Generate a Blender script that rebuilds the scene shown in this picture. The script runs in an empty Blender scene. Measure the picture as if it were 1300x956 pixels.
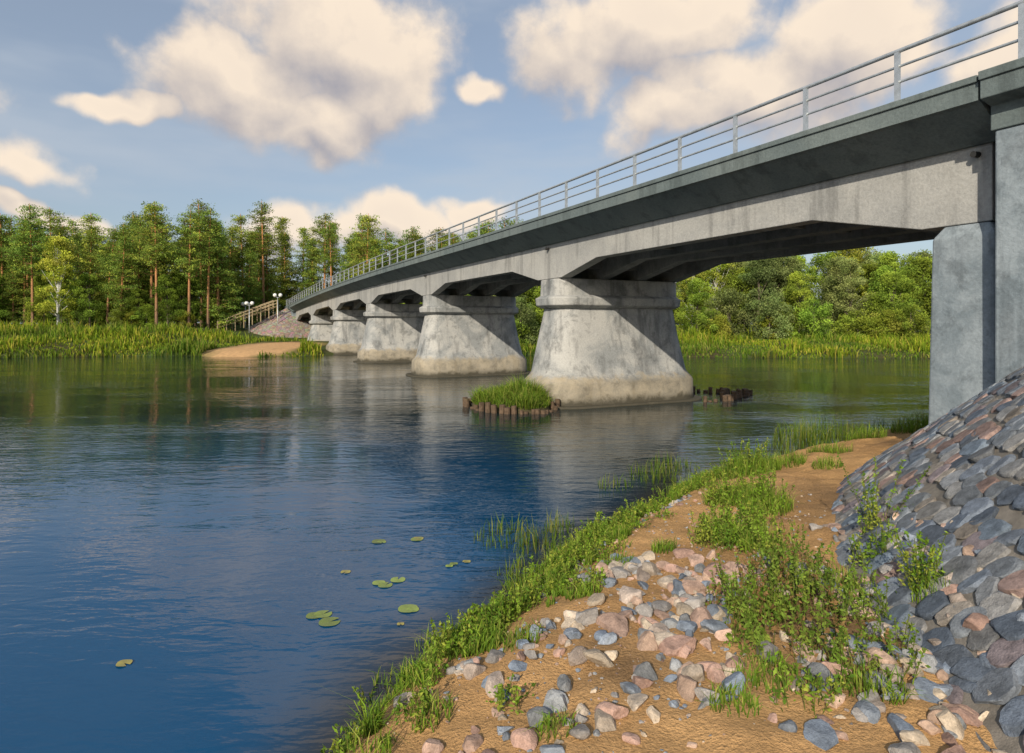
import bpy, bmesh, math, random
import numpy as np
from mathutils import Vector
random.seed(3); rng=np.random.default_rng(7)
scene=bpy.context.scene
scene.view_settings.view_transform='Standard'; scene.view_settings.look='None'; scene.view_settings.exposure=0

# ------------------------------------------------------------ helpers
def link(ob,parent=None):
    scene.collection.objects.link(ob)
    if parent is not None: ob.parent=parent
    return ob
def empty(name):
    e=bpy.data.objects.new(name,None); link(e); return e
def make_mesh(name,V,F,mats,col=None,midx=None,smooth=False,parent=None,obj=True):
    V=np.asarray(V,dtype=np.float32); F=np.asarray(F,dtype=np.int32)
    me=bpy.data.meshes.new(name)
    K=F.shape[1]; n=len(F)
    me.vertices.add(len(V)); me.vertices.foreach_set('co',V.ravel())
    me.loops.add(n*K); me.loops.foreach_set('vertex_index',F.ravel())
    me.polygons.add(n); me.polygons.foreach_set('loop_start',np.arange(n,dtype=np.int32)*K)
    me.polygons.foreach_set('loop_total',np.full(n,K,dtype=np.int32))
    if midx is not None: me.polygons.foreach_set('material_index',np.asarray(midx,dtype=np.int32))
    me.polygons.foreach_set('use_smooth',np.full(n,bool(smooth)))
    if col is not None:
        a=me.color_attributes.new('Col','FLOAT_COLOR','POINT')
        c=np.ones((len(V),4),dtype=np.float32); c[:,:3]=col
        a.data.foreach_set('color',c.ravel())
    for m in (mats if isinstance(mats,(list,tuple)) else [mats]): me.materials.append(m)
    me.update(calc_edges=True); me.validate()
    if not obj: return me
    return link(bpy.data.objects.new(name,me),parent)
def py_mesh(name,V,F,mat,parent=None,bevel=0,smooth=False,sharp=None):
    me=bpy.data.meshes.new(name); me.from_pydata([tuple(v) for v in V],[],F); me.materials.append(mat)
    bm=bmesh.new(); bm.from_mesh(me); bmesh.ops.recalc_face_normals(bm,faces=bm.faces); bm.to_mesh(me); bm.free()
    if smooth or sharp:
        for p in me.polygons: p.use_smooth=True
    if sharp: me.set_sharp_from_angle(angle=math.radians(sharp))
    ob=link(bpy.data.objects.new(name,me),parent)
    if bevel:
        b=ob.modifiers.new('bevel','BEVEL'); b.width=bevel; b.segments=2; b.limit_method='ANGLE'; b.angle_limit=math.radians(28)
    return ob
def snoise(x,y,sc=1.0,seed=0,oct=4):
    out=0; amp=1; tot=0
    for o in range(oct):
        X=np.asarray(x)*sc*(2**o)+seed*17.3+o*5.1; Y=np.asarray(y)*sc*(2**o)+seed*9.7+o*3.3
        xi=np.floor(X); yi=np.floor(Y); fx=X-xi; fy=Y-yi
        fx=fx*fx*(3-2*fx); fy=fy*fy*(3-2*fy)
        def h(a,b):
            q=np.sin(a*127.1+b*311.7)*43758.5453; return (q-np.floor(q))*2-1
        out=out+amp*((h(xi,yi)*(1-fx)+h(xi+1,yi)*fx)*(1-fy)+(h(xi,yi+1)*(1-fx)+h(xi+1,yi+1)*fx)*fy)
        tot+=amp; amp*=.5
    return out/tot

# ------------------------------------------------------------ node helpers
class NT:
    def __init__(s,nt): s.nt=nt; s.n=nt.nodes; s.l=nt.links
    def node(s,t,**k):
        n=s.n.new(t)
        for a,b in k.items(): setattr(n,a,b)
        return n
    def put(s,sock,v):
        if isinstance(v,bpy.types.NodeSocket): s.l.new(v,sock)
        elif v is not None: sock.default_value=v
    def math(s,op,a,b=None,c=None,clamp=False):
        n=s.node('ShaderNodeMath',operation=op,use_clamp=clamp)
        s.put(n.inputs[0],a); s.put(n.inputs[1],b); s.put(n.inputs[2],c); return n.outputs[0]
    def vm(s,op,a,b=None,scale=None):
        n=s.node('ShaderNodeVectorMath',operation=op); s.put(n.inputs[0],a); s.put(n.inputs[1],b)
        if scale is not None: s.put(n.inputs['Scale'],scale)
        return n.outputs['Value'] if op in('LENGTH','DOT_PRODUCT','DISTANCE') else n.outputs[0]
    def noise(s,vec,scale,detail=4,rough=.5,dist=0,out=0):
        n=s.node('ShaderNodeTexNoise'); s.put(n.inputs['Vector'],vec); n.inputs['Scale'].default_value=scale
        n.inputs['Detail'].default_value=detail; n.inputs['Roughness'].default_value=rough; n.inputs['Distortion'].default_value=dist
        return n.outputs[out]
    def mr(s,v,a,b,c=0.,d=1.,smooth=False):
        n=s.node('ShaderNodeMapRange'); n.interpolation_type='SMOOTHSTEP' if smooth else 'LINEAR'
        s.put(n.inputs['Value'],v)
        for i,x in zip(('From Min','From Max','To Min','To Max'),(a,b,c,d)): s.put(n.inputs[i],x)
        return n.outputs['Result']
    def mix(s,f,a,b,blend='MIX'):
        n=s.node('ShaderNodeMix',data_type='RGBA',blend_type=blend); s.put(n.inputs[0],f)
        for i,v in ((6,a),(7,b)):
            if isinstance(v,tuple) and len(v)==3: v=v+(1,)
            s.put(n.inputs[i],v)
        return n.outputs[2]
    def mapping(s,vec,scale=(1,1,1),rot=(0,0,0)):
        n=s.node('ShaderNodeMapping'); s.put(n.inputs[0],vec); n.inputs['Scale'].default_value=scale; n.inputs['Rotation'].default_value=rot
        return n.outputs[0]
    def pos(s): return s.node('ShaderNodeNewGeometry').outputs['Position']
    def bump(s,h,st=.5,d=.02,nrm=None):
        n=s.node('ShaderNodeBump'); n.inputs['Strength'].default_value=st; n.inputs['Distance'].default_value=d
        s.put(n.inputs['Height'],h); 
        if nrm is not None: s.put(n.inputs['Normal'],nrm)
        return n.outputs[0]
def new_mat(name):
    m=bpy.data.materials.new(name); m.use_nodes=True; m.node_tree.nodes.clear(); N=NT(m.node_tree)
    out=N.node('ShaderNodeOutputMaterial'); return m,N,out
def principled(N,out,col,rough=.8,nrm=None,metal=0,spec=.3):
    p=N.node('ShaderNodeBsdfPrincipled')
    if isinstance(col,tuple) and len(col)==3: col=col+(1,)
    N.put(p.inputs['Base Color'],col); N.put(p.inputs['Roughness'],rough); N.put(p.inputs['Metallic'],metal)
    p.inputs['Specular IOR Level'].default_value=spec
    if nrm is not None: N.put(p.inputs['Normal'],nrm)
    N.l.new(p.outputs[0],out.inputs[0]); return p
def simple(name,col,rough=.7,metal=0,var=.25,sc=3,bump=.3):
    m,N,o=new_mat(name); p=N.pos(); n=N.noise(p,sc,5,.6)
    a=tuple(c*(1-var) for c in col); b=tuple(min(1,c*(1+var)) for c in col)
    c=N.mix(N.mr(n,.3,.7),a,b); principled(N,o,c,rough,N.bump(N.noise(p,sc*12,3,.6),bump,.01),metal); return m

def concrete(name,light,dark,stain=.5,base_band=True,streak=.4,crack_amt=0.,sc=.55):
    m,N,o=new_mat(name); p=N.pos(); sep=N.node('ShaderNodeSeparateXYZ'); N.put(sep.inputs[0],p); z=sep.outputs[2]
    n1=N.noise(p,sc,6,.62,.6); n2=N.noise(p,sc*2.6,6,.68,.3); n3=N.noise(p,16,4,.7)
    st=N.noise(N.mapping(p,(2.2,2.2,.22)),1.0,5,.6)
    c=N.mix(N.mr(n1,.38,.60,smooth=True),dark,light)
    c=N.mix(N.math('MULTIPLY',N.mr(n2,.50,.66,smooth=True),stain),c,tuple(x*.34 for x in dark))
    c=N.mix(N.math('MULTIPLY',N.mr(n2,.45,.32,smooth=True),.3),c,tuple(min(1,x*1.15) for x in light))
    c=N.mix(N.math('MULTIPLY',N.mr(st,.50,.66,smooth=True),streak),c,tuple(x*.34 for x in dark))
    c=N.mix(N.mr(n3,.3,.7),c,N.mix(1.0,c,(.74,.74,.74),'MULTIPLY'))
    if base_band:
        zz=N.math('ADD',z,N.math('MULTIPLY',N.math('SUBTRACT',n2,.5),1.1))
        c=N.mix(N.math('MULTIPLY',N.mr(zz,1.40,1.05,smooth=True),.65),c,N.mix(N.mr(n2,.4,.6),(.34,.275,.17),(.20,.165,.105)))
        c=N.mix(N.math('MULTIPLY',N.mr(zz,.50,.12,smooth=True),.9),c,(.045,.042,.03))
    h=N.math('ADD',N.math('MULTIPLY',n2,.8),N.math('MULTIPLY',n3,.35))
    if crack_amt:
        vor=N.node('ShaderNodeTexVoronoi'); vor.feature='DISTANCE_TO_EDGE'; vor.inputs['Scale'].default_value=.42
        N.put(vor.inputs['Vector'],N.vm('ADD',p,N.vm('SCALE',N.noise(p,1.5,5,.65,out=1),scale=1.2)))
        crack=N.mr(vor.outputs['Distance'],.0,.009,1,0)
        c=N.mix(N.math('MULTIPLY',crack,crack_amt),c,(.06,.06,.06))
    principled(N,o,c,.88,N.bump(h,.6,.05),spec=.2); return m
M_pier=concrete('pier_concrete',(.46,.46,.445),(.29,.305,.31),.50,streak=.45,crack_amt=.3,sc=.55)
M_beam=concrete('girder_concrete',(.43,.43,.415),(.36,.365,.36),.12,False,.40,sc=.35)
M_abut=concrete('abutment_concrete',(.30,.35,.39),(.20,.245,.28),.4,False,.40,sc=.9)
M_fascia=concrete('painted_fascia',(.175,.21,.21),(.14,.175,.18),.12,False,.35,sc=.3)
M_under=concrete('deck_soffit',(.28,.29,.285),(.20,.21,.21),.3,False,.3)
M_steel=simple('galvanised_steel',(.46,.49,.51),.42,.6,.2,6,.1)
M_asphalt=simple('asphalt',(.05,.05,.052),.9,0,.2,8,.5)
M_wood=simple('weathered_wood',(.11,.075,.05),.9,0,.45,7,.8)
M_woodl=simple('timber_rail',(.42,.33,.20),.8,0,.25,6,.4)
M_mortar=simple('mortar',(.19,.17,.145),.95,0,.35,5,.8)
M_dark=simple('drain_iron',(.05,.05,.05),.6,.5,.2,5,.2)
M_globe=simple('lamp_globe',(.8,.8,.78),.3,0,.03,2,.0)

def attr_mat(name,rough=.9,nsc=8,var=.35,bsc=30,bst=.6,bd=.02,spec=.25):
    m,N,o=new_mat(name); a=N.node('ShaderNodeAttribute'); a.attribute_name='Col'; p=N.pos()
    n=N.noise(p,nsc,5,.65); n2=N.noise(p,bsc,4,.7)
    k=N.mr(n,.25,.75,1-var,1+var); k2=N.mr(n2,.3,.7,.78,1.2)
    c=N.vm('SCALE',a.outputs['Color'],scale=N.math('MULTIPLY',k,k2))
    principled(N,o,c,rough,N.bump(N.math('ADD',n2,n),bst,bd),spec=spec); return m
M_ground=attr_mat('sandy_ground',.97,2.2,.22,30,1.0,.06,.1)
M_stone=attr_mat('field_stone',.8,9,.5,60,.7,.02,.25)
def leaf_mat(name,trans=.3,vary=True):
    m,N,o=new_mat(name); a=N.node('ShaderNodeAttribute'); a.attribute_name='Col'; c=a.outputs['Color']
    if vary:
        oi=N.node('ShaderNodeObjectInfo'); hs=N.node('ShaderNodeHueSaturation'); N.put(hs.inputs['Color'],c)
        N.put(hs.inputs['Hue'],N.mr(oi.outputs['Random'],0,1,.470,.505)); 
        r2=N.math('FRACT',N.math('MULTIPLY',oi.outputs['Random'],7.31)); N.put(hs.inputs['Value'],N.mr(r2,0,1,.75,1.5)); c=hs.outputs[0]
    d=N.node('ShaderNodeBsdfDiffuse'); N.put(d.inputs[0],c); t=N.node('ShaderNodeBsdfTranslucent'); N.put(t.inputs[0],c)
    mx=N.node('ShaderNodeMixShader'); mx.inputs[0].default_value=trans; N.l.new(d.outputs[0],mx.inputs[1]); N.l.new(t.outputs[0],mx.inputs[2])
    N.l.new(mx.outputs[0],o.inputs[0]); return m
M_leaf=leaf_mat('foliage',.35); M_grass=leaf_mat('grass_blades',.35,False)
M_bark=attr_mat('bark',.95,5,.4,20,.6,.03,.1)

# ------------------------------------------------------------ geography
TH=math.atan(.4875); SI,CO=math.sin(TH),math.cos(TH)
def W(s,v,z): return (-SI*s+CO*v, CO*s+SI*v, z)
def SV(x,y): return (-SI*x+CO*y, CO*x+SI*y)
def drop(s): return 0.0003*np.maximum(0,np.asarray(s,dtype=float)-45)**2
nearX=[-900,-300,-60,-12,-3,-1.45,-1.15,-.68,-.05,1.15,2.76,4.4,7.3,11,20,60,300,900]
nearY=[-200,-90,-25,-6,1.0,4.6,6.2,6.9,7.8,10.1,12.3,14.1,16.7,19.5,23,30,60,120]
farX=[-900,-300,-80,-53,-41,-36,-31,-27,-22,-19,-10,0,18,43,80,300,900]
farY=[30,60,62,65.5,70,71,67.5,68.5,70,74,75,73,67,65,66,90,160]
def dseg(x,y,PX,PY):
    d=np.full(np.shape(x),1e9)
    for i in range(len(PX)-1):
        ax,ay,bx,by=PX[i],PY[i],PX[i+1],PY[i+1]; L=(bx-ax)**2+(by-ay)**2
        t=np.clip(((x-ax)*(bx-ax)+(y-ay)*(by-ay))/L,0,1)
        d=np.minimum(d,np.hypot(x-ax-t*(bx-ax),y-ay-t*(by-ay)))
    return d
def dnear(x,y):
    x=np.asarray(x,float); y=np.asarray(y,float)
    d=dseg(x,y,nearX,nearY); d=np.where(y<np.interp(x,nearX,nearY),d,-d); return d+.36*snoise(x,y,.8,3,4)
def dfar(x,y):
    x=np.asarray(x,float); y=np.asarray(y,float)
    d=dseg(x,y,farX,farY); d=np.where(y>np.interp(x,farX,farY),d,-d); return d+.9*snoise(x,y,.14,5,3)
KN=.8; PN=1.5; BN=.88; VN=13.3; ZN=7.5
def emb_near(x,y):
    s,v=SV(x,y); ds=np.maximum(0,s); dv=np.maximum(0,np.maximum(VN-v,v-20.7))
    return ZN-KN*(ds**PN+(BN*dv)**PN)**(1/PN)
def emb_far(x,y):
    s,v=SV(x,y); ds=np.maximum(0,114-s); dv=np.maximum(0,np.maximum(12.7-v,v-21.3))
    return 6.35-.55*np.hypot(ds,dv)
def sandm(x,y): return 1.15-np.hypot((x+29.5)/5.0,(y-76)/9.5)+.3*snoise(x,y,.35,6,3)
def GZ(x,y,emb=True):
    x=np.asarray(x,float); y=np.asarray(y,float)
    dn=dnear(x,y); df=dfar(x,y)
    zn=np.where(dn>0,.72*(1-np.exp(-dn/1.3))+.015*np.minimum(dn,40),np.maximum(-1.6,.45*dn))
    top=1.0+2.1*np.clip((-38-x)/10,0,1)+.6*np.clip((x+5)/20,0,1)
    zf=np.where(df>0,.45*(1-np.exp(-df/.8))+top*(1-np.exp(-df/14)),np.maximum(-1.6,.45*df))
    z=np.maximum(zn,zf)
    z=z+np.where(dn>0,1,0)*np.minimum(dn,1)*(.12*snoise(x,y,.8,1,4)+.05*snoise(x,y,3.5,2,3))
    z=z+np.where(df>0,1,0)*np.minimum(df,3)*.08*snoise(x,y,.15,4,4)
    if emb:
        z=np.maximum(z,emb_near(x,y)-.06); z=np.maximum(z,emb_far(x,y)-.5)
    return z
def axis(lo,hi,step,g,cap):
    a=list(np.arange(lo,hi,step)); d=step; x=a[-1]
    while x<900:
        dist=x-hi; d=min(step+g*dist,cap) if dist<170 else d*1.25; x+=d; a.append(x)
    x=lo; pre=[]; d=step
    while x>-900:
        dist=lo-x; d=min(step+g*dist,cap) if dist<170 else d*1.25; x-=d; pre.append(x)
    return np.array(pre[::-1]+a)
AX=axis(-4,12,.08,.06,2.4); AY=axis(3,18,.08,.06,2.2)
def grid(ax,ay):
    X,Y=np.meshgrid(ax,ay); n,m=len(ay),len(ax)
    i=np.arange((n-1)*m).reshape(n-1,m)[:,:-1].ravel()
    return X.ravel(),Y.ravel(),np.stack([i,i+1,i+m+1,i+m],1)
X,Y,F=grid(AX,AY); Z=GZ(X,Y)
dn=dnear(X,Y); df=dfar(X,Y)
sand=np.array([.62,.37,.165]); sand2=np.array([.46,.27,.12]); dirt=np.array([.22,.14,.075]); grs=np.array([.08,.12,.03]); soil=np.array([.07,.06,.03])
def L(a,b,t): t=np.clip(t,0,1)[:,None]; return a*(1-t)+b*t
n1=snoise(X,Y,.5,8,4); 
col=L(sand[None],sand2[None],.4+1.2*n1)
col=L(col,dirt[None],(snoise(X,Y,.7,12,5)-.26)*2.0)
col=L(col,dirt[None],(1.1-np.hypot((X-5.2)/1.4,(Y-9.6)/2.2)+.4*snoise(X,Y,1.5,14,4))*.8)
col=L(col,dirt[None]*.9,(1.05-np.hypot((X-2.9)/1.3,(Y-6.0)/1.5)+.5*snoise(X,Y,1.5,15,4))*.9)
col=L(col,dirt[None]*.4,(.32-dn)/.25)
farc=L(grs[None]*np.ones((len(X),1)),soil[None],.5+1.2*snoise(X,Y,.3,9,3))
farc=L(farc,np.array([[.58,.36,.18]]),sandm(X,Y)*4)
col=np.where((df>-2)[:,None],farc,col)
nb=np.clip((np.hypot(X-4,Y-8)-16)/6,0,1)*(df<-2); col=L(col,farc,nb)
make_mesh('ground',np.stack([X,Y,Z],1),F,M_ground,col,smooth=True)

# ------------------------------------------------------------ water
X,Y,F=grid(axis(-6,14,.35,.09,6),axis(2,22,.35,.09,6))
sky_refl_tint=np.array([[.004,.060,.150]]); brown=np.array([[.030,.022,.010]]); mid=np.array([[.010,.022,.026]])
near=np.clip(1-(Y-5)/20,0,1)
c=L(mid*np.ones((len(X),1)),sky_refl_tint,near*1.4-(X+1.0)*.16*(X>-1.0))  # blue at near left: reflected upper sky put into the water's base colour
c=L(c,brown,1-(-dnear(X,Y))/1.1)
m,N,o=new_mat('river_water'); a=N.node('ShaderNodeAttribute'); a.attribute_name='Col'; p=N.pos()
w1=N.noise(N.mapping(p,(.35,1.1,1),(0,0,.12)),1.0,2,.5,.4); w2=N.noise(N.mapping(p,(1.5,4.0,1),(0,0,-.1)),1.0,2,.5,.6)
w3=N.noise(N.mapping(p,(6,13,1),(0,0,.25)),1.0,2,.5)
patch=N.mr(N.noise(N.mapping(p,(.08,.18,1)),1.0,3,.5),.40,.60,.28,1.0,True)
h=N.math('ADD',N.math('ADD',N.math('MULTIPLY',w1,.45),N.math('MULTIPLY',w2,.46)),N.math('MULTIPLY',w3,.11))
pr=principled(N,o,a.outputs['Color'],.01,N.bump(N.math('MULTIPLY',h,patch),.45,.12),spec=.5); pr.inputs['IOR'].default_value=1.36
make_mesh('water',np.stack([X,Y,0*X],1),F,m,c,smooth=True)

# ------------------------------------------------------------ bridge
bridge=empty('concrete_bridge')
ABN,ABF=7.2,110.4; PS=[24.4,41.6,58.8,76.0,93.2]
def sweep(name,prof,ss,mat,bevel=0,parent=bridge):
    V=[];F=[];n=None
    for s in ss:
        pf=prof(s); n=len(pf); V+=[W(s,v,z) for v,z in pf]
    for i in range(len(ss)-1):
        for j in range(n):
            k=(j+1)%n; F.append((i*n+j,i*n+k,(i+1)*n+k,(i+1)*n+j))
    F.append(tuple(range(n))); F.append(tuple(range((len(ss)-1)*n,len(ss)*n)))
    return py_mesh(name,V,F,mat,parent,bevel)
sdeck=list(np.linspace(6.62,110.9,50))
def D(s): return float(drop(s))
sweep('deck_slab',lambda s:[(12.70,7.99-D(s)),(12.70,7.60-D(s)),(12.80,7.575-D(s)),(13.62,7.03-D(s)),(20.38,7.03-D(s)),(21.2,7.575-D(s)),(21.3,7.60-D(s)),(21.3,7.99-D(s))],sdeck,M_fascia)
sweep('deck_edge_cap',lambda s:[(12.655,8.06-D(s)),(12.655,7.93-D(s)),(13.3,7.93-D(s)),(13.3,8.06-D(s))],sdeck,M_fascia,.015)
sweep('deck_edge_cap_right',lambda s:[(20.7,8.06-D(s)),(20.7,7.93-D(s)),(21.345,7.93-D(s)),(21.345,8.06-D(s))],sdeck,M_fascia,.015)
sweep('road_surface',lambda s:[(13.3,8.01-D(s)),(20.7,8.01-D(s)),(20.7,7.9-D(s)),(13.3,7.9-D(s))],sdeck,M_asphalt)
sweep('approach_slab',lambda s:[(12.62,7.99),(12.62,7.58),(12.96,7.5),(12.96,7.05),(21.04,7.05),(21.04,7.5),(21.38,7.58),(21.38,7.99)],[-6,6.55],M_fascia,.02)
sweep('approach_cap',lambda s:[(12.58,8.08),(12.58,7.92),(21.42,7.92),(21.42,8.08)],[-6,6.56],M_fascia,.015)
sup=[ABN]+PS+[ABF]
def girder_bottom(s):
    best=min(abs(s-c) for c in sup); t=min(max((best-1.05)/2.7,0),1); return 5.52+.60*t
key=[6.9]
for c in sup:
    for d in (-3.75,-1.05,0,1.05,3.75):
        if 6.9<c+d<110.7: key.append(c+d)
key+=[ (sup[i]+sup[i+1])/2 for i in range(6)]+[110.7]; key=sorted(set(key))
gv=[13.72,15.72,17.72,19.72]
for i,g in enumerate(gv):
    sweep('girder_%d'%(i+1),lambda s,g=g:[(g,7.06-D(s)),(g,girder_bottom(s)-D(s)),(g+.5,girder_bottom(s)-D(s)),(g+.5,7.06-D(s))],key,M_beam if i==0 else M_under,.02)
def addbox(V,F,s0,s1,v0,v1,z0,z1):
    b=len(V); V+=[W(s,v,z) for z in(z0,z1) for s,v in((s0,v0),(s1,v0),(s1,v1),(s0,v1))]
    F+=[(b,b+1,b+2,b+3),(b+4,b+5,b+6,b+7)]+[(b+i,b+(i+1)%4,b+4+(i+1)%4,b+4+i) for i in range(4)]
V=[];F=[]
for i in range(6):
    a,b=sup[i],sup[i+1]
    for t in (0.06,.33,.66,.94):
        s=a+(b-a)*t
        for g in gv[:-1]: addbox(V,F,s-.13,s+.13,g+.51,g+1.99,5.95-D(s)+(.35 if .1<t<.9 else 0),7.02-D(s))
py_mesh('diaphragms',V,F,M_under,bridge)
def loft(name,rings,c,mat,bev=.05,rnd=0.):
    V=[];F=[];n=0
    for z,h,v0,v1 in rings:
        if rnd:
            r=rnd*h; seg=9; P=[]
            for cs,cv,a0 in ((h-r,v0+r,-90),(h-r,v1-r,0),(-h+r,v1-r,90),(-h+r,v0+r,180)):
                for k in range(seg):
                    a=math.radians(a0+90*k/(seg-1)); P.append((c+cs+r*math.cos(a),cv+r*math.sin(a)))
        else: P=[(c-h,v0),(c+h,v0),(c+h,v1),(c-h,v1)]
        n=len(P); V+=[W(s,v,z) for s,v in P]
    for i in range(len(rings)-1):
        for j in range(n): F.append((i*n+j,i*n+(j+1)%n,(i+1)*n+(j+1)%n,(i+1)*n+j))
    F.append(tuple(range(n))); m_=len(V); F.append(tuple(range(m_-n,m_)))
    return py_mesh(name,V,F,mat,bridge,bev,sharp=35 if rnd else None)
for i,c in enumerate(PS):
    d=D(c)
    loft('pier_%d_body'%(i+1),[(-2,2.0,12.75,21.2),(.95,1.92,12.85,21.1),(1.05,1.88,12.9,21.05),(1.30,1.66,13.12,20.85),(1.40,1.60,13.16,20.8),(2.8-d*.5,1.34,13.44,20.47),(4.28-d,1.12,13.76,20.20)],c,M_pier,.03,.8)
    loft('pier_%d_cap'%(i+1),[(4.22-d,1.22,13.62,20.3),(4.34-d,1.42,13.38,20.52),(4.66-d,1.46,13.34,20.56),(4.78-d,1.26,13.56,20.36)],c,M_pier,.03,.8)
    loft('pier_%d_seat'%(i+1),[(4.70-d,1.12,13.64,20.30),(5.50-d,1.06,13.66,20.28)],c,M_pier,.035,.55)
    loft('pier_%d_footing'%(i+1),[(-2,2.3,12.4,21.6),(.08,2.25,12.45,21.5)],c,M_pier,.06,.8)
loft('abutment_seat_wall',[(-1,.68,13.45,20.55),(5.25,.58,13.52,20.48),(5.50,.42,13.66,20.34)],7.33,M_abut,.04)
loft('abutment_wing',[(-1,3.2,12.98,21.0),(7.06,3.2,13.0,21.0)],3.3,M_abut,.04)
loft('far_abutment',[(1,.8,13.4,20.6),(5.5-D(110.4),.7,13.5,20.5)],110.7,M_abut,.04)
loft('far_abutment_back',[(1,2.4,13.1,20.9),(7.0-D(110.4),2.4,13.1,20.9)],113.7,M_abut,.04)
sweep('far_approach_slab',lambda s:[(12.66,8.0-D(110.9)),(12.66,7.5-D(110.9)),(13.1,7.0-D(110.9)),(20.9,7-D(110.9)),(21.34,7.5-D(110.9)),(21.34,8.0-D(110.9))],[110.95,118],M_fascia,.02)
def tubes(paths,r,n=8):
    V=[];F=[]
    for P in paths:
        P=np.array(P,float); b=len(V)
        for i,p in enumerate(P):
            t=P[min(i+1,len(P)-1)]-P[max(i-1,0)]; t/=np.linalg.norm(t)
            u=np.cross(t,(0,0,1)) if abs(t[2])<.95 else np.cross(t,(1,0,0)); u/=np.linalg.norm(u); w=np.cross(u,t)
            rr=r[i] if hasattr(r,'__len__') else r
            V+=[tuple(p+rr*(math.cos(a)*u+math.sin(a)*w)) for a in np.arange(n)*2*math.pi/n]
        for i in range(len(P)-1):
            for j in range(n): F.append((b+i*n+j,b+i*n+(j+1)%n,b+(i+1)*n+(j+1)%n,b+(i+1)*n+j))
        F.append(tuple(b+j for j in range(n))); F.append(tuple(b+(len(P)-1)*n+j for j in range(n)))
    return V,F
V,F=tubes([[W(s,13.85,6.86-D(s)),W(s,13.55,6.84-D(s))] for s in (7.15,24.4,41.6)],.06,12); py_mesh('drain_pipes',V,F,M_dark,bridge)
for side,vv in (('left',12.82),('right',21.18)):
    V=[];F=[]; s=8.17-2.2*5
    ss=[]
    while s<118: ss.append(s); s+=2.2
    for s in ss:
        d=D(min(s,111)); z0=8.06-d
        addbox(V,F,s-.045,s+.045,vv-.012,vv+.012,z0,z0+1.02)
        addbox(V,F,s-.045,s+.045,vv-.065,vv-.0125,z0,z0+1.02)
        addbox(V,F,s-.11,s+.11,vv-.11,vv+.11,z0-.005,z0+.025)
    py_mesh('railing_posts_'+side,V,F,M_steel,bridge)
    P=list(np.linspace(ss[0]-.5,117.9,70))
    for nm,h,r in (('top',1.06,.048),('mid_upper',.74,.030),('mid_lower',.42,.030)):
        V,F=tubes([[W(s,vv,8.06-D(min(s,111))+h) for s in P]],r)
        py_mesh('railing_%s_%s'%(nm,side),V,F,M_steel,bridge,smooth=True)

# ------------------------------------------------------------ stones
bm=bmesh.new(); bmesh.ops.create_icosphere(bm,subdivisions=3,radius=1); ICO=np.array([v.co[:] for v in bm.verts]); ICF=np.array([[v.index for v in f.verts] for f in bm.faces]); bm.free()
def stones(name,C,S,R,mat,cuts=9,lo=.5,hi=.85,parent=None,palette=None,smooth=False,flat=None):
    N_=len(C); V=np.zeros((N_,len(ICO),3)); col=np.zeros((N_,len(ICO),3))
    for i in range(N_):
        v=ICO.copy()
        for k in range(cuts):
            n=rng.normal(size=3)
            if flat: n[2]*=.12
            n/=np.linalg.norm(n); d=rng.uniform(lo,hi)
            e=v@n-d; v-=np.maximum(e,0)[:,None]*n
        if flat: v[:,2]=np.minimum(v[:,2],flat+.10*v[:,0]*rng.normal()+.10*v[:,1]*rng.normal())
        v*=1+.022*rng.normal(size=(len(v),1))
        V[i]=(v*S[i])@R[i].T+C[i]
        c=np.array(palette[rng.integers(len(palette))])*rng.uniform(.65,1.3); col[i]=c
    F=(ICF[None]+(np.arange(N_)*len(ICO))[:,None,None]).reshape(-1,3)
    return make_mesh(name,V.reshape(-1,3),F,mat,col.reshape(-1,3),smooth=smooth,parent=parent)
PAL=[(.14,.175,.22),(.19,.21,.235),(.12,.145,.185),(.23,.23,.23),(.26,.185,.165),(.17,.19,.22),(.25,.22,.19),(.15,.175,.215),(.19,.16,.17),(.11,.135,.175),(.21,.22,.235),(.24,.235,.23)]
def frame(n,tang):
    n=n/np.linalg.norm(n); t=tang-n*(tang@n); t/=np.linalg.norm(t); b=np.cross(n,t); return np.stack([t,b,n],1)
def slope(name,sa,direction,va,vb,rmax,k,mat,kv,off,z0,pw,nr=60,nt=60):
    pts=[]
    arcs=[('a',t) for t in np.linspace(0,math.pi/2,nt)]+[('m',t) for t in np.linspace(0,1,12)][1:-1]+[('b',t) for t in np.linspace(math.pi/2,0,nt)]
    e=2/pw
    for r in np.linspace(.01,rmax,nr):
        for kd,t in arcs:
            if kd=='m': s=sa+direction*r; v=va+(vb-va)*t
            else:
                S_=max(0,math.sin(t))**e; C_=max(0,math.cos(t))**e; s=sa+direction*r*S_
                v=va-r*C_/kv if kd=='a' else vb+r*C_/kv
            pts.append(W(s,v,z0-k*r+off))
    m_=len(arcs); i=np.arange((nr-1)*m_).reshape(nr-1,m_)[:,:-1].ravel()
    P=np.array(pts); P[:,2]+=.02*snoise(P[:,0],P[:,1],1.2,3,3)
    return make_mesh(name,P,np.stack([i,i+1,i+m_+1,i+m_],1),mat,smooth=True)
ns=slope('stone_paved_slope',0,1,VN,20.7,9.6,KN,M_mortar,BN,0.0,ZN,PN)
C=[];S=[];R=[]
def gradn(x,y):
    e=.05; gx=float(emb_near(x+e,y)-emb_near(x-e,y))/(2*e); gy=float(emb_near(x,y+e)-emb_near(x,y-e))/(2*e); return np.array([-gx,-gy,1.0])
r=1.6
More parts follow.
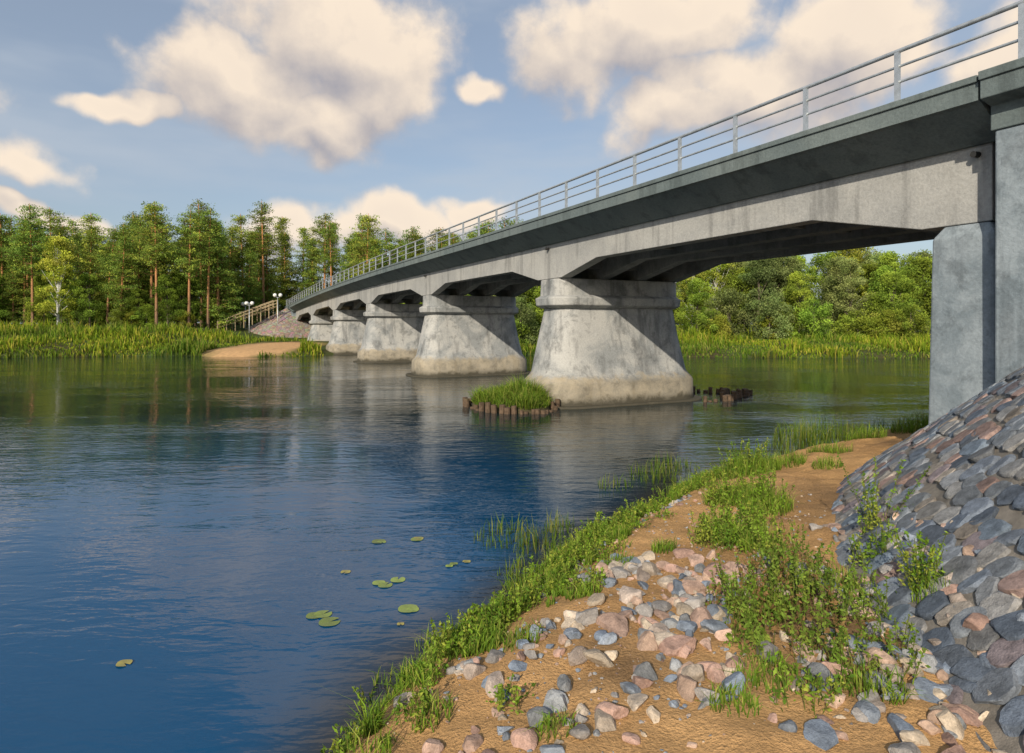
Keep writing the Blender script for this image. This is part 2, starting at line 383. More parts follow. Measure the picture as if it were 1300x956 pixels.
while r<9.3:
    ths=np.linspace(.0,math.pi/2,300); cs=np.array([(r*math.sin(t)**(2/PN),VN-r*max(0,math.cos(t))**(2/PN)/BN) for t in ths])
    cs=np.concatenate([cs,np.array([(r,VN+q) for q in np.linspace(.05,7.4,100)])])
    dl=np.concatenate([[0],np.cumsum(np.hypot(*np.diff(cs,axis=0).T))]); t=rng.uniform(0,.3); ph=rng.uniform(0,6.28)
    while t<dl[-1]-.1:
        a=rng.uniform(.17,.36); tc=t+a/2; t+=a
        wob=.05*math.sin(tc*2.3+ph)+.025*rng.normal()
        s=np.interp(tc,dl,cs[:,0]); v=np.interp(tc,dl,cs[:,1]); s2=np.interp(tc+.05,dl,cs[:,0]); v2=np.interp(tc+.05,dl,cs[:,1])
        if v>12.95 and s<7.95: continue
        x,y,_=W(s,v,0); nrm=gradn(x,y); g2=nrm[:2]/np.linalg.norm(nrm[:2]); x+=g2[0]*wob; y+=g2[1]*wob
        z=float(emb_near(x,y))
        if z<float(GZ(x,y,False))-.12: continue
        x2,y2,_=W(s2,v2,0); x1,y1,_=W(s,v,0); tg=np.array([x2-x1,y2-y1,0])
        steep=np.linalg.norm(nrm[:2]); h_=.23*KN/steep*math.sqrt(1+steep**2)
        C.append((x,y,z+rng.uniform(-.012,.014))); S.append((a*.60,h_*.63*rng.uniform(.9,1.1),.075)); R.append(frame(nrm+.05*rng.normal(size=3),tg+.012*rng.normal(size=3)))
    r+=.23
stones('slope_stones',np.array(C),np.array(S),np.array(R),M_stone,8,.68,.92,parent=ns,palette=PAL,flat=.55)
m,N,o=new_mat('far_cobbles'); p=N.pos(); vo=N.node('ShaderNodeTexVoronoi'); N.put(vo.inputs['Vector'],p); vo.inputs['Scale'].default_value=2.0
ve=N.node('ShaderNodeTexVoronoi'); ve.feature='DISTANCE_TO_EDGE'; N.put(ve.inputs['Vector'],p); ve.inputs['Scale'].default_value=2.0
c=N.mix(.75,vo.outputs['Color'],(.5,.5,.5)); c=N.mix(1.0,c,(.60,.50,.43),'MULTIPLY'); c=N.mix(N.mr(ve.outputs['Distance'],0,.12,1,0),c,(.15,.12,.10))
principled(N,o,c,.9,N.bump(ve.outputs['Distance'],.8,.15))
slope('far_stone_paved_slope',114,-1,12.7,21.3,9.6,.55,m,1.0,.05,6.35,2.0)

def rub(n,f,lo,hi,pw=2.2):
    C=[];S=[];R=[]
    for i in range(n):
        x,y=f(); z=float(GZ(x,y)); a=lo+(hi-lo)*rng.random()**pw
        C.append((x,y,z+a*.10)); S.append((a*rng.uniform(.8,1.3),a*rng.uniform(.7,1.0),a*rng.uniform(.45,.8)))
        th=rng.uniform(0,6.28); R.append(frame(np.array([rng.normal()*.3,rng.normal()*.3,1]),np.array([math.cos(th),math.sin(th),.0])))
    return C,S,R
def along(P,w):
    P=np.array(P,float)
    def f():
        i=rng.integers(len(P)-1); t=rng.random(); q=P[i]*(1-t)+P[i+1]*t; return q[0]+rng.normal()*w,q[1]+rng.normal()*w
    return f
C,S,R=[],[],[]
for n,f,lo,hi,pw in ((150,along([(1.0,7.9),(1.6,7.6),(2.4,7.2),(3.2,7.0),(3.6,6.4)],.28),.05,.20,1.4),
                 (70,along([(1.1,6.0),(1.6,6.5),(2.0,6.8)],.3),.05,.19,1.5),
                 (45,along([(-.3,5.5),(.4,6.1)],.25),.04,.13,1.6),
                 (110,along([(2.2,5.2),(3.0,5.2),(3.3,4.6),(3.5,5.9),(3.9,7)],.3),.05,.18,1.5),
                 (26,along([(.9,5.6),(1.2,5.2),(1.9,5.4)],.3),.08,.19,1.2),
                 (70,along([(-.4,4.6),(.6,4.5),(1.4,4.8),(2.4,4.4),(2.9,4.3)],.28),.04,.15,1.6),
                 (80,along([(.3,7.6),(1.5,9.6),(3.4,11.8)],.25),.03,.10,2),
                 (110,along([(4.3,8.6),(4.6,7.4),(4.3,6.0),(3.9,4.8)],.22),.04,.15,1.8),
                 (1100,along([(0,5),(1,6),(2,8),(3,9),(4,10),(2,6),(1,4.5)],.8),.008,.032,2)):
    c,s,r_=rub(n,f,lo,hi,pw); C+=c;S+=s;R+=r_
PAL2=[(.44,.31,.235),(.40,.335,.27),(.30,.28,.265),(.36,.235,.19),(.22,.25,.295),(.46,.38,.29),(.18,.215,.27),(.42,.29,.23),(.26,.27,.28),(.34,.28,.24)]
C=np.array(C); keep=dnear(C[:,0],C[:,1])>-.1
stones('rubble_rocks',C[keep],np.array(S)[keep],np.array(R)[keep],M_stone,11,.45,.8,palette=PAL2)

# ------------------------------------------------------------ grass
def blades(name,P,h,w,col,lean=.35,mat=M_grass,parent=None):
    n=len(P); P=np.asarray(P,float); h=np.broadcast_to(h,n)[:,None]; w=np.broadcast_to(w,n)[:,None]
    a=rng.uniform(0,2*np.pi,n); side=np.stack([np.cos(a),np.sin(a),0*a],1)
    b=rng.uniform(0,2*np.pi,n); ln=np.stack([np.cos(b),np.sin(b),0*b],1)*(np.abs(rng.normal(size=n))*lean)[:,None]
    up=np.array([0,0,1.0])
    m1=P+h*.55*(up+ln*.45); tip=P+h*(up*(1-.25*np.minimum(1.6,np.linalg.norm(ln,axis=1)))[:,None]+ln)
    V=np.stack([P-side*w*.5,P+side*w*.5,m1+side*w*.42,m1-side*w*.42,tip],1).reshape(-1,3)
    k=(np.arange(n)*5)[:,None]; F=np.concatenate([k+np.array([[0,1,2]]),k+np.array([[0,2,3]]),k+np.array([[3,2,4]])],0)
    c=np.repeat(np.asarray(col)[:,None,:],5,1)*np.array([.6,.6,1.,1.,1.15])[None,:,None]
    return make_mesh(name,V,F,mat,c.reshape(-1,3),parent=parent)
GC=np.array([[.17,.28,.03],[.12,.22,.025],[.24,.33,.04],[.32,.34,.08],[.14,.24,.035]])
def gcol(n,pal=GC,var=.25): return pal[rng.integers(len(pal),size=n)]*rng.uniform(1-var,1+var,(n,1))
n=130000; x=rng.uniform(-100,100,n); y=rng.uniform(60,92,n); df=dfar(x,y); s,v=SV(x,y)
ok=(df>-.4)&(df<22)&(sandm(x,y)<0.03)&~((v>12)&(v<22)&(s>60))&(emb_far(x,y)<GZ(x,y,False))&(rng.random(n)<.35+.65*np.exp(-np.maximum(df,0)/7))
x,y,df=x[ok],y[ok],df[ok]; z=GZ(x,y); z=np.maximum(z,-.1); tall=.5+.9*snoise(x,y,.25,21,3)
hh=(.25+1.6*np.clip(tall,0,1)**2)*rng.uniform(.6,1.2,len(x)); pc=gcol(len(x)); t=np.clip(.5+2.2*snoise(x,y,.16,30,3),0,1)[:,None]
pc=pc*(1-t)*.8+pc*np.array([1.3,1.1,.8])*t
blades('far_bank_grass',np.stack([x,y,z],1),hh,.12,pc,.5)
def shore_pts(n,t0,t1,w,off=0):
    px=rng.uniform(t0,t1,n); py=np.interp(px,nearX,nearY); return px+rng.normal(size=n)*w+off,py+rng.normal(size=n)*w-off*.6
P=[];H=[]
def tuft(cx,cy,r,n,h,water=False):
    k=int(n); a=rng.uniform(0,6.28,k); rr=r*np.sqrt(rng.random(k)); x=cx+rr*np.cos(a); y=cy+rr*np.sin(a)
    z=GZ(x,y); z=np.maximum(z,-.02 if water else -.05); P.append(np.stack([x,y,z],1)); H.append(h*rng.uniform(.35,1.2,k)*(1-.4*rr/r))
x,y=shore_pts(170,-1.5,4.6,.2,.12)
kk=snoise(x,y,1.3,40,2)>-.25
for cx,cy in zip(x[kk],y[kk]): tuft(cx,cy,rng.uniform(.05,.22),rng.integers(20,90),rng.uniform(.08,.40))
x,y=shore_pts(90,-1.4,1.3,.26,.45)
for cx,cy in zip(x,y): tuft(cx,cy,rng.uniform(.05,.18),rng.integers(15,80),rng.uniform(.08,.30))
for cx,cy,r_,k,h in ((3.6,10.3,.45,700,.45),(3.9,9.7,.4,500,.45),(2.9,8.6,.3,350,.4),(3.2,8.1,.3,300,.38),(4.9,13.0,.6,900,.6),(5.9,13.6,.4,400,.4),(2.2,11.0,.3,300,.35),(1.3,7.9,.2,260,.22),(.8,7.1,.2,200,.2),
    (2.0,8.3,.16,160,.25),(3.5,6.7,.2,200,.3),(6.4,12.8,.3,200,.3),(7.4,14.7,.5,300,.4),(9.3,16.6,.5,400,.5),(11.5,17.8,.7,800,.7),(12.3,17.6,.7,800,.8),(3.85,5.8,.15,150,.3),(1.6,4.6,.2,120,.2),(0.1,6.0,.2,150,.2),(2.45,6.3,.3,300,.3),(2.0,5.0,.25,180,.22),(.3,4.5,.15,90,.16),(2.7,4.7,.25,180,.25)):
    tuft(cx,cy,r_,k,h)
P_=np.concatenate(P);H_=np.concatenate(H); k=GZ(P_[:,0],P_[:,1])>-.12
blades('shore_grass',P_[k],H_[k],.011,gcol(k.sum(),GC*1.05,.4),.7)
P=[];H=[]
for cx,cy,r_,k,h in ((-.1,10.2,.55,110,.55),(.4,9.7,.4,90,.6),(.75,10.6,.35,80,.5),(3.2,14.4,.6,120,.5),(3.9,15.4,.6,120,.5),(2.2,13.6,.4,50,.4),(8.6,18.8,.8,260,.9),(9.6,19.4,.9,300,1.0),(7.6,17.8,.6,120,.5),(11.6,20.0,.8,200,.7),(.1,8.8,.3,50,.45)):
    tuft(cx,cy,r_,k,h,True)
P_=np.concatenate(P);H_=np.concatenate(H)
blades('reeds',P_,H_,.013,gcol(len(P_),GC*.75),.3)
def leafquads(C,size,asp,col,up=0.):
    n=len(C); a=rng.normal(size=(n,3)); a/=np.linalg.norm(a,axis=1)[:,None]; b=rng.normal(size=(n,3)); b[:,2]+=up
    b=np.cross(a,b); b/=np.linalg.norm(b,axis=1)[:,None]; size=np.broadcast_to(size,n)[:,None]
    a=a*size*.5; b=b*size*.5*asp
    V=np.stack([C-a,C-b*.9+a*.1,C+a,C+b*.9+a*.1],1).reshape(-1,3); F=np.arange(4*n).reshape(n,4)
    return V,F,np.repeat(col,4,0)
def weed(cx,cy,r_,ns_,h,pal,leaf=.05,name='weed_plant'):
    Vs=[];Cs=[];stem=[]
    pts=[(cx,cy,r_,ns_)] if np.isscalar(cx) else [(a,b,r_,ns_) for a,b in zip(cx,cy)]
    for qx,qy,r2,n2 in pts:
      hq=h*rng.uniform(.4,1.2) if len(pts)>1 else h
      for i in range(n2):
        a=rng.uniform(0,6.28); rr=r2*math.sqrt(rng.random()); x=qx+rr*math.cos(a); y=qy+rr*math.sin(a); z=float(GZ(x,y))
        if z<-.1: continue
        hh=hq*rng.uniform(.4,1.15); ln=rng.normal(size=2)*.25*hh; k=int(24*hh/.4)+6; t=rng.random(k)**.8
        p=np.stack([x+ln[0]*t,y+ln[1]*t,z+hh*t],1)+rng.normal(size=(k,3))*.035*(1.2-t)[:,None]; Vs.append(p)
        Cs.append(pal[rng.integers(len(pal))][None]*rng.uniform(.7,1.3,(k,1)))
        stem.append([(x,y,z-.03),(x+ln[0]*.5,y+ln[1]*.5,z+hh*.5),(x+ln[0],y+ln[1],z+hh)])
    V,F,c=leafquads(np.concatenate(Vs),leaf*rng.uniform(.6,1.2,sum(map(len,Vs))),.5,np.concatenate(Cs))
    sv,sf=tubes(stem,.004,3); sf=[f for f in sf if len(f)==4]; sv=np.array(sv)
    F=np.concatenate([F,np.array(sf)+len(V)]); c=np.concatenate([c,np.tile([[.14,.16,.04]],(len(sv),1))]); V=np.concatenate([V,sv])
    make_mesh(name,V,F,M_grass,c)
GW=np.array([[.18,.30,.03],[.24,.35,.05],[.12,.22,.03],[.32,.37,.06]]); RW=np.array([[.17,.27,.04],[.23,.29,.05],[.12,.20,.03],[.20,.30,.05],[.18,.27,.04],[.26,.16,.07]])
for a in ((3.7,10.0,.6,90,.5,GW),(2.9,8.4,.5,80,.42,GW),(3.3,8.9,.4,50,.4,GW),(2.5,6.3,.5,90,.40,RW),(3.0,6.7,.4,60,.45,RW),(3.2,5.9,.35,40,.4,RW),(4.8,13.0,.5,70,.65,GW),(3.85,5.95,.12,22,.55,GW),(4.35,7.6,.10,14,.8,GW),(2.3,5.5,.4,55,.28,RW),(3.1,7.4,.3,26,.5,GW),(.9,7.3,.2,20,.22,GW),(1.7,10.0,.3,30,.3,GW),(4.0,7.0,.2,24,.38,GW),(2.8,5.1,.4,55,.28,RW),(2.2,4.7,.3,26,.2,GW),(.0,5.0,.15,14,.16,GW)): weed(*a)
x,y=shore_pts(80,-1.35,1.2,.26,.32); weed(x,y,.16,12,.27,GW,.05,'shore_weeds')
x,y=shore_pts(45,1.0,5.2,.25,.3); weed(x,y,.17,9,.30,GW,.05,'shore_weeds')

isl=empty('pier_island')
n=40; ang=np.linspace(0,2*np.pi,n,endpoint=False); V=[];F=[]
for j,(rr,z) in enumerate(((1.9,-.6),(1.75,.15),(1.2,.45),(.5,.6))):
    for a in ang: V.append(W(24.2+rr*1.25*math.sin(a),11.7+rr*.85*math.cos(a),z+.05*math.sin(5*a)))
for j in range(3):
    for i in range(n): F.append((j*n+i,j*n+(i+1)%n,(j+1)*n+(i+1)%n,(j+1)*n+i))
F.append(tuple(3*n+i for i in range(n)))
M_soil=simple('soil',(.07,.06,.03),.95,0,.4,5,.8)
py_mesh('mound',V,F,M_soil,isl,smooth=True)
k=8500; a=rng.uniform(0,6.28,k); rr=np.sqrt(rng.random(k)); Pw=np.array([W(24.2+r2*2.2*math.sin(t),11.7+r2*1.5*math.cos(t),.58-.45*r2*r2) for r2,t in zip(rr,a)])
blades('island_grass',Pw,.9*rng.uniform(.25,1.2,k)*np.clip(.65+1.0*snoise(Pw[:,0],Pw[:,1],1.0,2,3),.2,2),.022,gcol(k,GC*.95,.4),1.0,parent=isl)
def piles(name,pts,parent=None):
    V=[];F=[]
    for x,y,h,r_ in pts:
        v,f=tubes([[(x,y,-.8),(x+rng.normal()*.04,y+rng.normal()*.04,h)]],r_,9); b=len(V); V+=v; F+=[tuple(i+b for i in q) for q in f]
    return py_mesh(name,V,F,M_wood,parent)
pts=[]
for t in np.arange(0,2*np.pi,.115):
    if rng.random()<.2: continue
    x,y,_=W(24.2+(2.45+rng.normal()*.1)*math.sin(t),11.7+(1.72+rng.normal()*.1)*math.cos(t),0); pts.append((x,y,rng.uniform(.0,.4),rng.uniform(.07,.13)))
piles('timber_piles',pts,isl)
pts=[]
for s0,v0,s1,v1 in ((21.6,21.6,23.2,24.6),(21.6,21.4,21.8,20.2),(23.2,24.6,26.0,22.2),(22.4,22.0,24.2,24.2)):
    Ln=math.hypot(s1-s0,v1-v0)
    for t in np.arange(0,1,.27/Ln): 
        if rng.random()<.85:
            x,y,_=W(s0+(s1-s0)*t,v0+(v1-v0)*t,0); pts.append((x,y,rng.uniform(.05,.38),rng.uniform(.08,.14)))
piles('timber_pile_row',pts)
V=[];F=[];c=[]
for x,y,r_,q in ((-2.15,10.15,.12,2),(-1.55,10.25,.12,2),(-.85,9.2,.12,3),(-2.35,8.9,.11,1),(-1.7,8.45,.14,3),(-2.28,7.6,.14,3),(-1.28,7.75,.14,2),(-4.0,6.5,.15,1),(-1.3,7.35,.09,1)):
    for k in range(q):
        cx,cy=x+rng.normal()*.14*(k>0),y+rng.normal()*.15*(k>0); rr=r_*rng.uniform(.45,.9); a0=rng.uniform(0,6.28); b=len(V); V.append((cx,cy,.008))
        cc=np.array([.19,.25,.05])*rng.uniform(.6,1.3); cc=cc if rng.random()<.7 else np.array([.30,.26,.07]); c.append(cc*.9)
        for i in range(19):
            t=a0+.25+i*(2*math.pi-.5)/18; V.append((cx+rr*math.cos(t),cy+rr*math.sin(t),.010+.004*math.sin(3*t))); c.append(cc)
        F+=[(b,b+1+i,b+2+i) for i in range(18)]
m,N,o=new_mat('lily_pad'); a=N.node('ShaderNodeAttribute'); a.attribute_name='Col'; principled(N,o,a.outputs[0],.35,spec=.5)
make_mesh('lily_pads',np.array(V),np.array(F),m,np.array(c))

# ------------------------------------------------------------ trees
def qtube(path,rad,n=6,col=(.2,.12,.08)):
    V,F=tubes([path],rad,n); F=[f for f in F if len(f)==4]; return np.array(V),np.array(F),col
def assemble(name,parts,leaf):
    V=[];F=[];C=[];M=[];b=0
    for v,f,c in parts:
        V.append(v);F.append(f+b);b+=len(v);M.append(np.zeros(len(f)));C.append(np.broadcast_to(np.array(c),(len(v),3)) if np.ndim(c)==1 else c)
    v,f,c=leaf; V.append(v);F.append(f+b);C.append(c);M.append(np.ones(len(f)))
    return make_mesh(name,np.concatenate(V),np.concatenate(F),[M_bark,M_leaf],np.concatenate(C),np.concatenate(M),obj=False)
def pine(seed,H,base,wid,full=False):
    global rng; rng=np.random.default_rng(seed); parts=[]
    lean=rng.normal(size=2)*.4; zz=np.linspace(0,H,9); path=[(lean[0]*(z/H)**2,lean[1]*(z/H)**2,z) for z in zz]
    rad=[.24*(1-.85*z/H) for z in zz]; v,f,_=qtube(path,rad,7); t=np.clip(v[:,2]/H*2,0,1)[:,None]
    parts.append((v,f,np.array([[.17,.12,.085]])*(1-t)+np.array([[.50,.24,.10]])*t))
    Cc=[];Cl=[]; z=base*H
    while z<H*.985:
        q=(z-base*H)/(H-base*H)
        L_=wid*((1-q)**.6*(.55+.6*min(1,q*4)) if not full else (1-q)**.85*(.8+.3*min(1,q*6)))
        for k in range(rng.integers(3,6)):
            if rng.random()<.12: continue
            a=rng.uniform(0,6.28); l=L_*rng.uniform(.45,1.2)+.25; rise=l*rng.uniform(.0,.4)*(1 if not full else .15)
            p0=np.array([lean[0]*(z/H)**2,lean[1]*(z/H)**2,z]); p1=p0+np.array([math.cos(a)*l,math.sin(a)*l,rise])
            if l>.8: parts.append(qtube([p0,(p0+p1)/2-(0,0,.05*l),p1],[.05,.035,.012],4,(.26,.14,.08)))
            nc=max(2,int(l*2.2))
            for t in np.linspace(.35,1.03,nc):
                c=p0+(p1-p0)*t+rng.normal(size=3)*.16; m_=24; sg=np.array([.34,.34,.17])*rng.uniform(.7,1.25)
                Cc.append(c+rng.normal(size=(m_,3))*sg); sh=rng.uniform(.65,1.3); base_c=np.array([.13,.205,.04]) if rng.random()<.65 else np.array([.22,.275,.045])
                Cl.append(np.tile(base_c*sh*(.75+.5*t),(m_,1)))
        z+=rng.uniform(.28,.6)*H/18
    Cc=np.concatenate(Cc);Cl=np.concatenate(Cl)*rng.uniform(.75,1.25,(len(Cc),1))
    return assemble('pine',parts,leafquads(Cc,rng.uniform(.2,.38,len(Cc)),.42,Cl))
def decid(seed,H,wid,pal,low=.15,nclump=75,leaf=.28,trunkc=(.16,.13,.1)):
    global rng; rng=np.random.default_rng(seed); parts=[]
    v=qtube([(0,0,0),(.1,.05,H*.3),(.0,.1,H*.6),(.1,0,H*.9)],[.2*H/12,.15*H/12,.09*H/12,.02],6,trunkc); parts.append(v)
    Cc=[];Cl=[]
    for i in range(nclump):
        q=rng.random()**.85; z=H*(low+(1-low)*q); env=wid*(max(0,1-((q-.38)/.68)**2))**.6
        a=rng.uniform(0,6.28); env*=.75+.35*math.sin(a*2+seed)*math.sin(q*7+seed); r_=env*rng.uniform(.45,1)
        c=np.array([r_*math.cos(a),r_*math.sin(a),z]); rad=wid*rng.uniform(.14,.30)
        if i%3==0: parts.append(qtube([(0,0,max(.1,z*.55)),tuple((c+np.array([0,0,z*.55]))/2),tuple(c)],[.06*H/12,.04*H/12,.012],4,trunkc))
        m_=int(130*(rad/.9)**1.3)+40; d=rng.normal(size=(m_,3)); d/=np.linalg.norm(d,axis=1)[:,None]; rr=rad*rng.uniform(.55,1.15,m_)**.7
        d2=d*rr[:,None]*np.array([1,1,.75])+rng.normal(size=(m_,3))*.12*rad; Cc.append(c+d2); sh=rng.uniform(.62,1.3)
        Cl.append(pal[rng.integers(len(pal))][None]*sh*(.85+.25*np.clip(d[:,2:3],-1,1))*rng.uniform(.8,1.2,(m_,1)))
    Cc=np.concatenate(Cc);Cl=np.concatenate(Cl)
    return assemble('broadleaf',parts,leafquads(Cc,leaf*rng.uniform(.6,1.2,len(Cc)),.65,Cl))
pA=np.array([[.18,.28,.04],[.23,.33,.045],[.14,.23,.035]]); pY=np.array([[.31,.38,.05],[.26,.35,.045],[.36,.40,.07]]); pW=np.array([[.24,.31,.11],[.27,.34,.11],[.18,.26,.08]])
pines=[pine(11,19,.50,2.6),pine(12,19,.42,2.9),pine(13,18,.34,2.7),pine(14,20,.55,2.5),pine(15,17,.22,2.6)]
spr=[pine(21,17,.06,3.0,True),pine(22,15,.05,2.7,True)]
dec=[decid(31,12,4.2,pA),decid(32,11,4.5,pA*1.1,.1),decid(33,13,4.0,pW,.12,85)]
yel=[decid(41,14,3.2,pY,.12,90,.26,(.5,.5,.47))]
bush=[decid(51,4.5,2.9,pA,.02,45,.24),decid(52,4,3.0,pY*.85,.02,45,.24),decid(53,5.5,3.2,pW,.02,50,.24)]
rng=np.random.default_rng(99)
forest=empty('forest')
def place(me,x,y,sc,name,parent=None,dz=0):
    ob=bpy.data.objects.new(name,me); link(ob,parent); ob.location=(x,y,float(GZ(x,y))+dz-.1); ob.rotation_euler=(0,0,rng.uniform(0,6.28)); ob.scale=(sc*rng.uniform(.9,1.12),sc*rng.uniform(.9,1.12),sc); return ob
def clear_road(x,y):
    s,v=SV(x,y); return not ((60<s<124 and 2<v<24.5) or (s>=124 and 11<v<22.5 and s<150))
ck=lambda L_:L_[rng.integers(len(L_))]
for x,y,k,sc in ((-51.9,92,0,.97),(-48.2,94,1,.93),(-46.8,97,3,.93),(-55.5,97,1,1.0),(-61,95,2,.85),(-71.5,94,1,.97),(-75,97,4,.95),(-47.5,101,4,.95),(-58.3,94,4,.8)):
    place(pines[k],x,y,sc,'pine_tree')
place(yel[0],-65.5,91,.93,'birch_tree'); place(yel[0],-82,93,.8,'birch_tree')
for i in range(24):
    x=rng.uniform(-95,-49); place(ck(bush+dec[:1]) if rng.random()<.8 else spr[0],x,rng.uniform(93,97),rng.uniform(.35,.7),'bush',forest)
def field(n,x0,x1,y0,y1,kinds,s0,s1,nm):
    for i in range(n):
        for _ in range(20):
            x=x0+(x1-x0)*(i+rng.random())/n; y=rng.uniform(y0,y1)
            if clear_road(x,y): place(ck(kinds),x,y,rng.uniform(s0,s1),nm,forest); break
field(28,-118,-44,98,106,pines+spr,.78,1.03,'forest_pine')
field(32,-125,-44,106,116,pines+spr+spr,.85,1.1,'forest_pine')
field(34,-140,-40,118,130,spr+pines,.9,1.15,'forest_pine')
field(26,-150,-44,138,150,spr,1.1,1.3,'forest_pine')
field(34,-110,-46,99,106,bush+dec[:2],.5,.9,'forest_underwood')
field(24,-36,-2,106,118,pines+spr,.8,1.1,'forest_pine')
field(24,-48,4,120,132,spr+pines,.9,1.2,'forest_pine')
field(14,-60,0,140,155,spr,1.2,1.45,'forest_pine')
field(26,-28,8,90,104,bush+dec,.45,.8,'forest_underwood')
field(24,-6,72,118,128,spr+dec,.9,1.05,'forest_pine')
field(30,-6,85,76,83,bush,.6,1.2,'forest_bush')
field(34,-4,95,84,92,bush+dec,.6,1.0,'forest_broadleaf')
field(32,-4,105,93,102,dec+dec+yel,.8,1.15,'forest_broadleaf')
field(20,0,120,104,114,dec,1.0,1.25,'forest_broadleaf')
field(20,90,190,95,140,dec,1.0,1.3,'forest_broadleaf')
field(26,-230,-115,95,130,pines+spr,.9,1.1,'forest_pine')

# ------------------------------------------------------------ lamps and stair on the far bank
for x,y in ((-38.3,103),(-41.9,100.5),(-44.0,104)):
    e=empty('street_lamp'); z=float(GZ(x,y)); top=max(z+4.0,8.0 if x>-40 else 6.6)
    V,F=tubes([[(x,y,z-.2),(x,y,z+1.0),(x,y,top)]],[.10,.07,.055],8); py_mesh('pole',V,F,M_steel,e,smooth=True)
    V,F=tubes([[(x-.45,y,top+.05),(x,y,top-.1),(x+.45,y,top+.05)]],.035,6); py_mesh('arms',V,F,M_steel,e)
    for dx in(-.45,.45):
        bm=bmesh.new(); bmesh.ops.create_uvsphere(bm,u_segments=16,v_segments=10,radius=.3); me=bpy.data.meshes.new('globe'); bm.to_mesh(me); bm.free(); me.materials.append(M_globe)
        g=link(bpy.data.objects.new('globe',me),e); g.location=(x+dx,y,top+.3)
st=empty('wooden_stairs')
A=np.array([-46.5,99.0]);B=np.array([-39.4,104.8]); za=float(GZ(*A))+.1; zb=6.5; perp=np.array([B[1]-A[1],-(B[0]-A[0])]); perp=perp/np.linalg.norm(perp)
paths=[];posts=[]
for sd in(-.9,.9):
    a=A+perp*sd;b=B+perp*sd
    for h in(.5,1.0): paths.append([(a[0],a[1],za+h),(b[0],b[1],zb+h)])
    for t in np.linspace(0,1,8): q=a+(b-a)*t; posts.append([(q[0],q[1],za+(zb-za)*t-1.5),(q[0],q[1],za+(zb-za)*t+1.08)])
V,F=tubes(paths,.07,4); py_mesh('handrails',V,F,M_woodl,st); V,F=tubes(posts,.08,4); py_mesh('posts',V,F,M_woodl,st)
V=[];F=[]
for t in np.linspace(0,1,24):
    q=A+(B-A)*t; d=(B-A)/np.linalg.norm(B-A)*.17; z=za+(zb-za)*t; b=len(V)
    for zz in(z-.06,z): 
        for sg,sp in((-1,-1),(1,-1),(1,1),(-1,1)): p_=q+d*sg+perp*.85*sp; V.append((p_[0],p_[1],zz))
    F+=[(b,b+1,b+2,b+3),(b+4,b+5,b+6,b+7)]+[(b+i,b+(i+1)%4,b+4+(i+1)%4,b+4+i) for i in range(4)]
py_mesh('treads',V,F,M_woodl,st)

# ------------------------------------------------------------ light and sky
sd=Vector((-.30,-.80,.46)).normalized()
sun=bpy.data.lights.new('sun','SUN'); sun.energy=4.7; sun.angle=math.radians(.6); sun.color=(1,.89,.72)
so=link(bpy.data.objects.new('sun',sun)); so.rotation_euler=sd.to_track_quat('Z','Y').to_euler()
w=bpy.data.worlds.new('World'); scene.world=w; w.use_nodes=True; w.node_tree.nodes.clear(); N=NT(w.node_tree)
try: w.cycles.sampling_method='NONE'
except Exception as ex: print(ex)
sky=N.node('ShaderNodeTexSky',sky_type='NISHITA'); sky.sun_disc=False; sky.sun_elevation=math.asin(sd.z); sky.sun_rotation=math.atan2(sd.x,sd.y)
sky.air_density=1.0; sky.dust_density=2.0; sky.ozone_density=1.3
g=bpy.data.node_groups.new('cloud_density','ShaderNodeTree')
g.interface.new_socket('P',in_out='INPUT',socket_type='NodeSocketVector'); g.interface.new_socket('D',in_out='OUTPUT',socket_type='NodeSocketFloat')
G=NT(g); gi=G.node('NodeGroupInput'); go=G.node('NodeGroupOutput'); p=gi.outputs[0]
nz=G.vm('SCALE',G.vm('SUBTRACT',G.noise(p,5.0,3,.55,out=1),(.5,.5,.5)),scale=.20); q=G.vm('ADD',p,nz)
blobs=[(410,55,150,80),(300,115,115,60),(480,110,85,72),(420,165,85,36),(150,140,60,16),
 (740,65,85,54),(850,45,115,62),(965,130,122,60),(860,165,100,36),(1080,60,118,66),(1300,40,90,50),
 (470,290,155,30),(385,288,60,32),(600,265,60,20),(45,268,110,14),(35,215,55,22),(612,108,34,18),(-200,120,160,60),(1600,150,200,80)]
acc=None
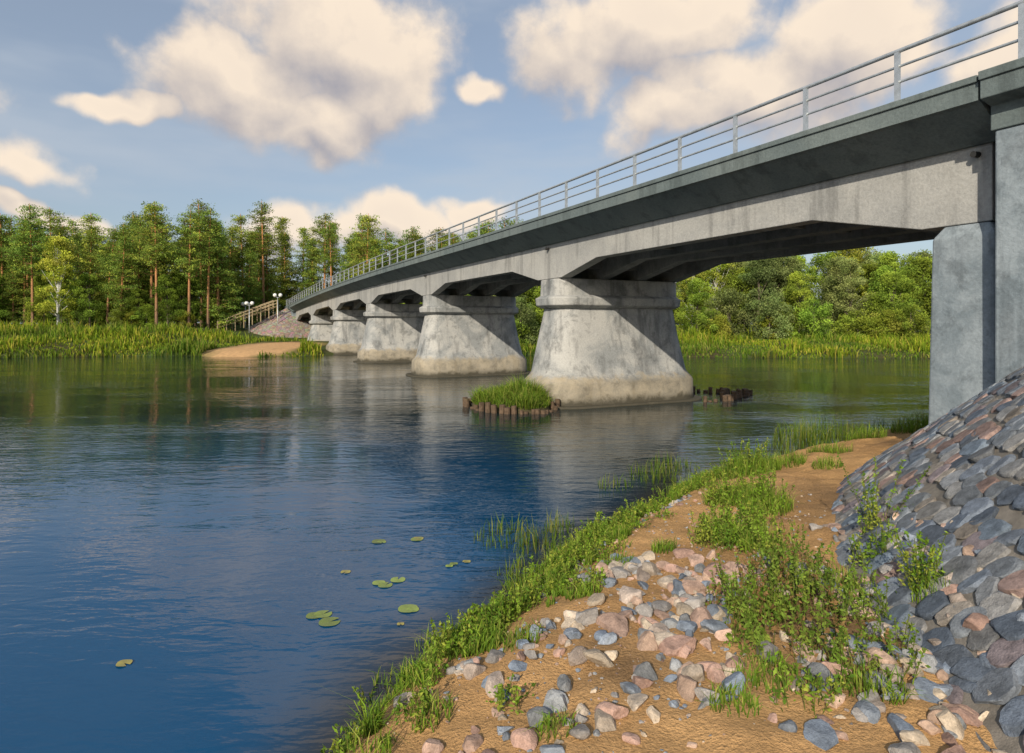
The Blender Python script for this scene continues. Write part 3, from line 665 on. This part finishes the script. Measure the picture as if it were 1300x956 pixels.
for x,y,rx,rz in blobs:
    v=Vector(((x-650)/800,1,(412-y)/800)); n=v.length; v/=n; a=rx/800/n; b=rz/800/n
    dd=G.vm('MULTIPLY',G.vm('SUBTRACT',q,tuple(v)),(1/a,1/a,1/b)); e=G.math('SUBTRACT',1.0,G.vm('LENGTH',dd))
    acc=e if acc is None else G.math('MAXIMUM',acc,e)
fb=G.noise(p,8.0,7,.58,.0)
acc=G.math('ADD',G.math('MAXIMUM',acc,-1.2),G.math('MULTIPLY',G.math('SUBTRACT',fb,.5),2.0)); G.put(go.inputs[0],acc)
d=N.node('ShaderNodeTexCoord').outputs['Generated']
def dens(v): n=N.node('ShaderNodeGroup'); n.node_tree=g; N.put(n.inputs[0],v); return n.outputs[0]
D0=dens(d); D1=dens(N.vm('ADD',d,(.02,0,.045)))
alpha=N.mr(D0,-.25,.42,0,1,True)
shade=N.math('ADD',.62,N.math('MULTIPLY',N.math('SUBTRACT',D0,D1),.72),clamp=True)
shade=N.math('SUBTRACT',shade,N.math('MULTIPLY',N.mr(D0,.4,1.0),.08),clamp=True)
cc=N.mix(shade,(.40,.385,.42),(1.0,.84,.67))
haze=N.math('ADD',.34,N.math('MULTIPLY',N.mr(N.noise(N.mapping(d,(1.5,1.5,6)),1.6,4,.55),.38,.72,0,1,True),.42))
skyc=N.vm('SCALE',sky.outputs[0],scale=.125)
c=N.mix(haze,skyc,(.50,.56,.64)); c=N.mix(N.math('MULTIPLY',alpha,.95),c,cc)
bg=N.node('ShaderNodeBackground'); N.put(bg.inputs[0],c); bg.inputs[1].default_value=1.0
ow=N.node('ShaderNodeOutputWorld'); N.l.new(bg.outputs[0],ow.inputs[0])

# ------------------------------------------------------------ camera
cam=bpy.data.cameras.new('camera'); co=link(bpy.data.objects.new('camera',cam)); scene.camera=co
co.location=(0,0,3.5); co.rotation_euler=(math.radians(90),0,0); cam.lens=800/1300*36; cam.sensor_width=36
cam.shift_y=-(478-412)/1300; cam.clip_end=3000; cam.clip_start=.05
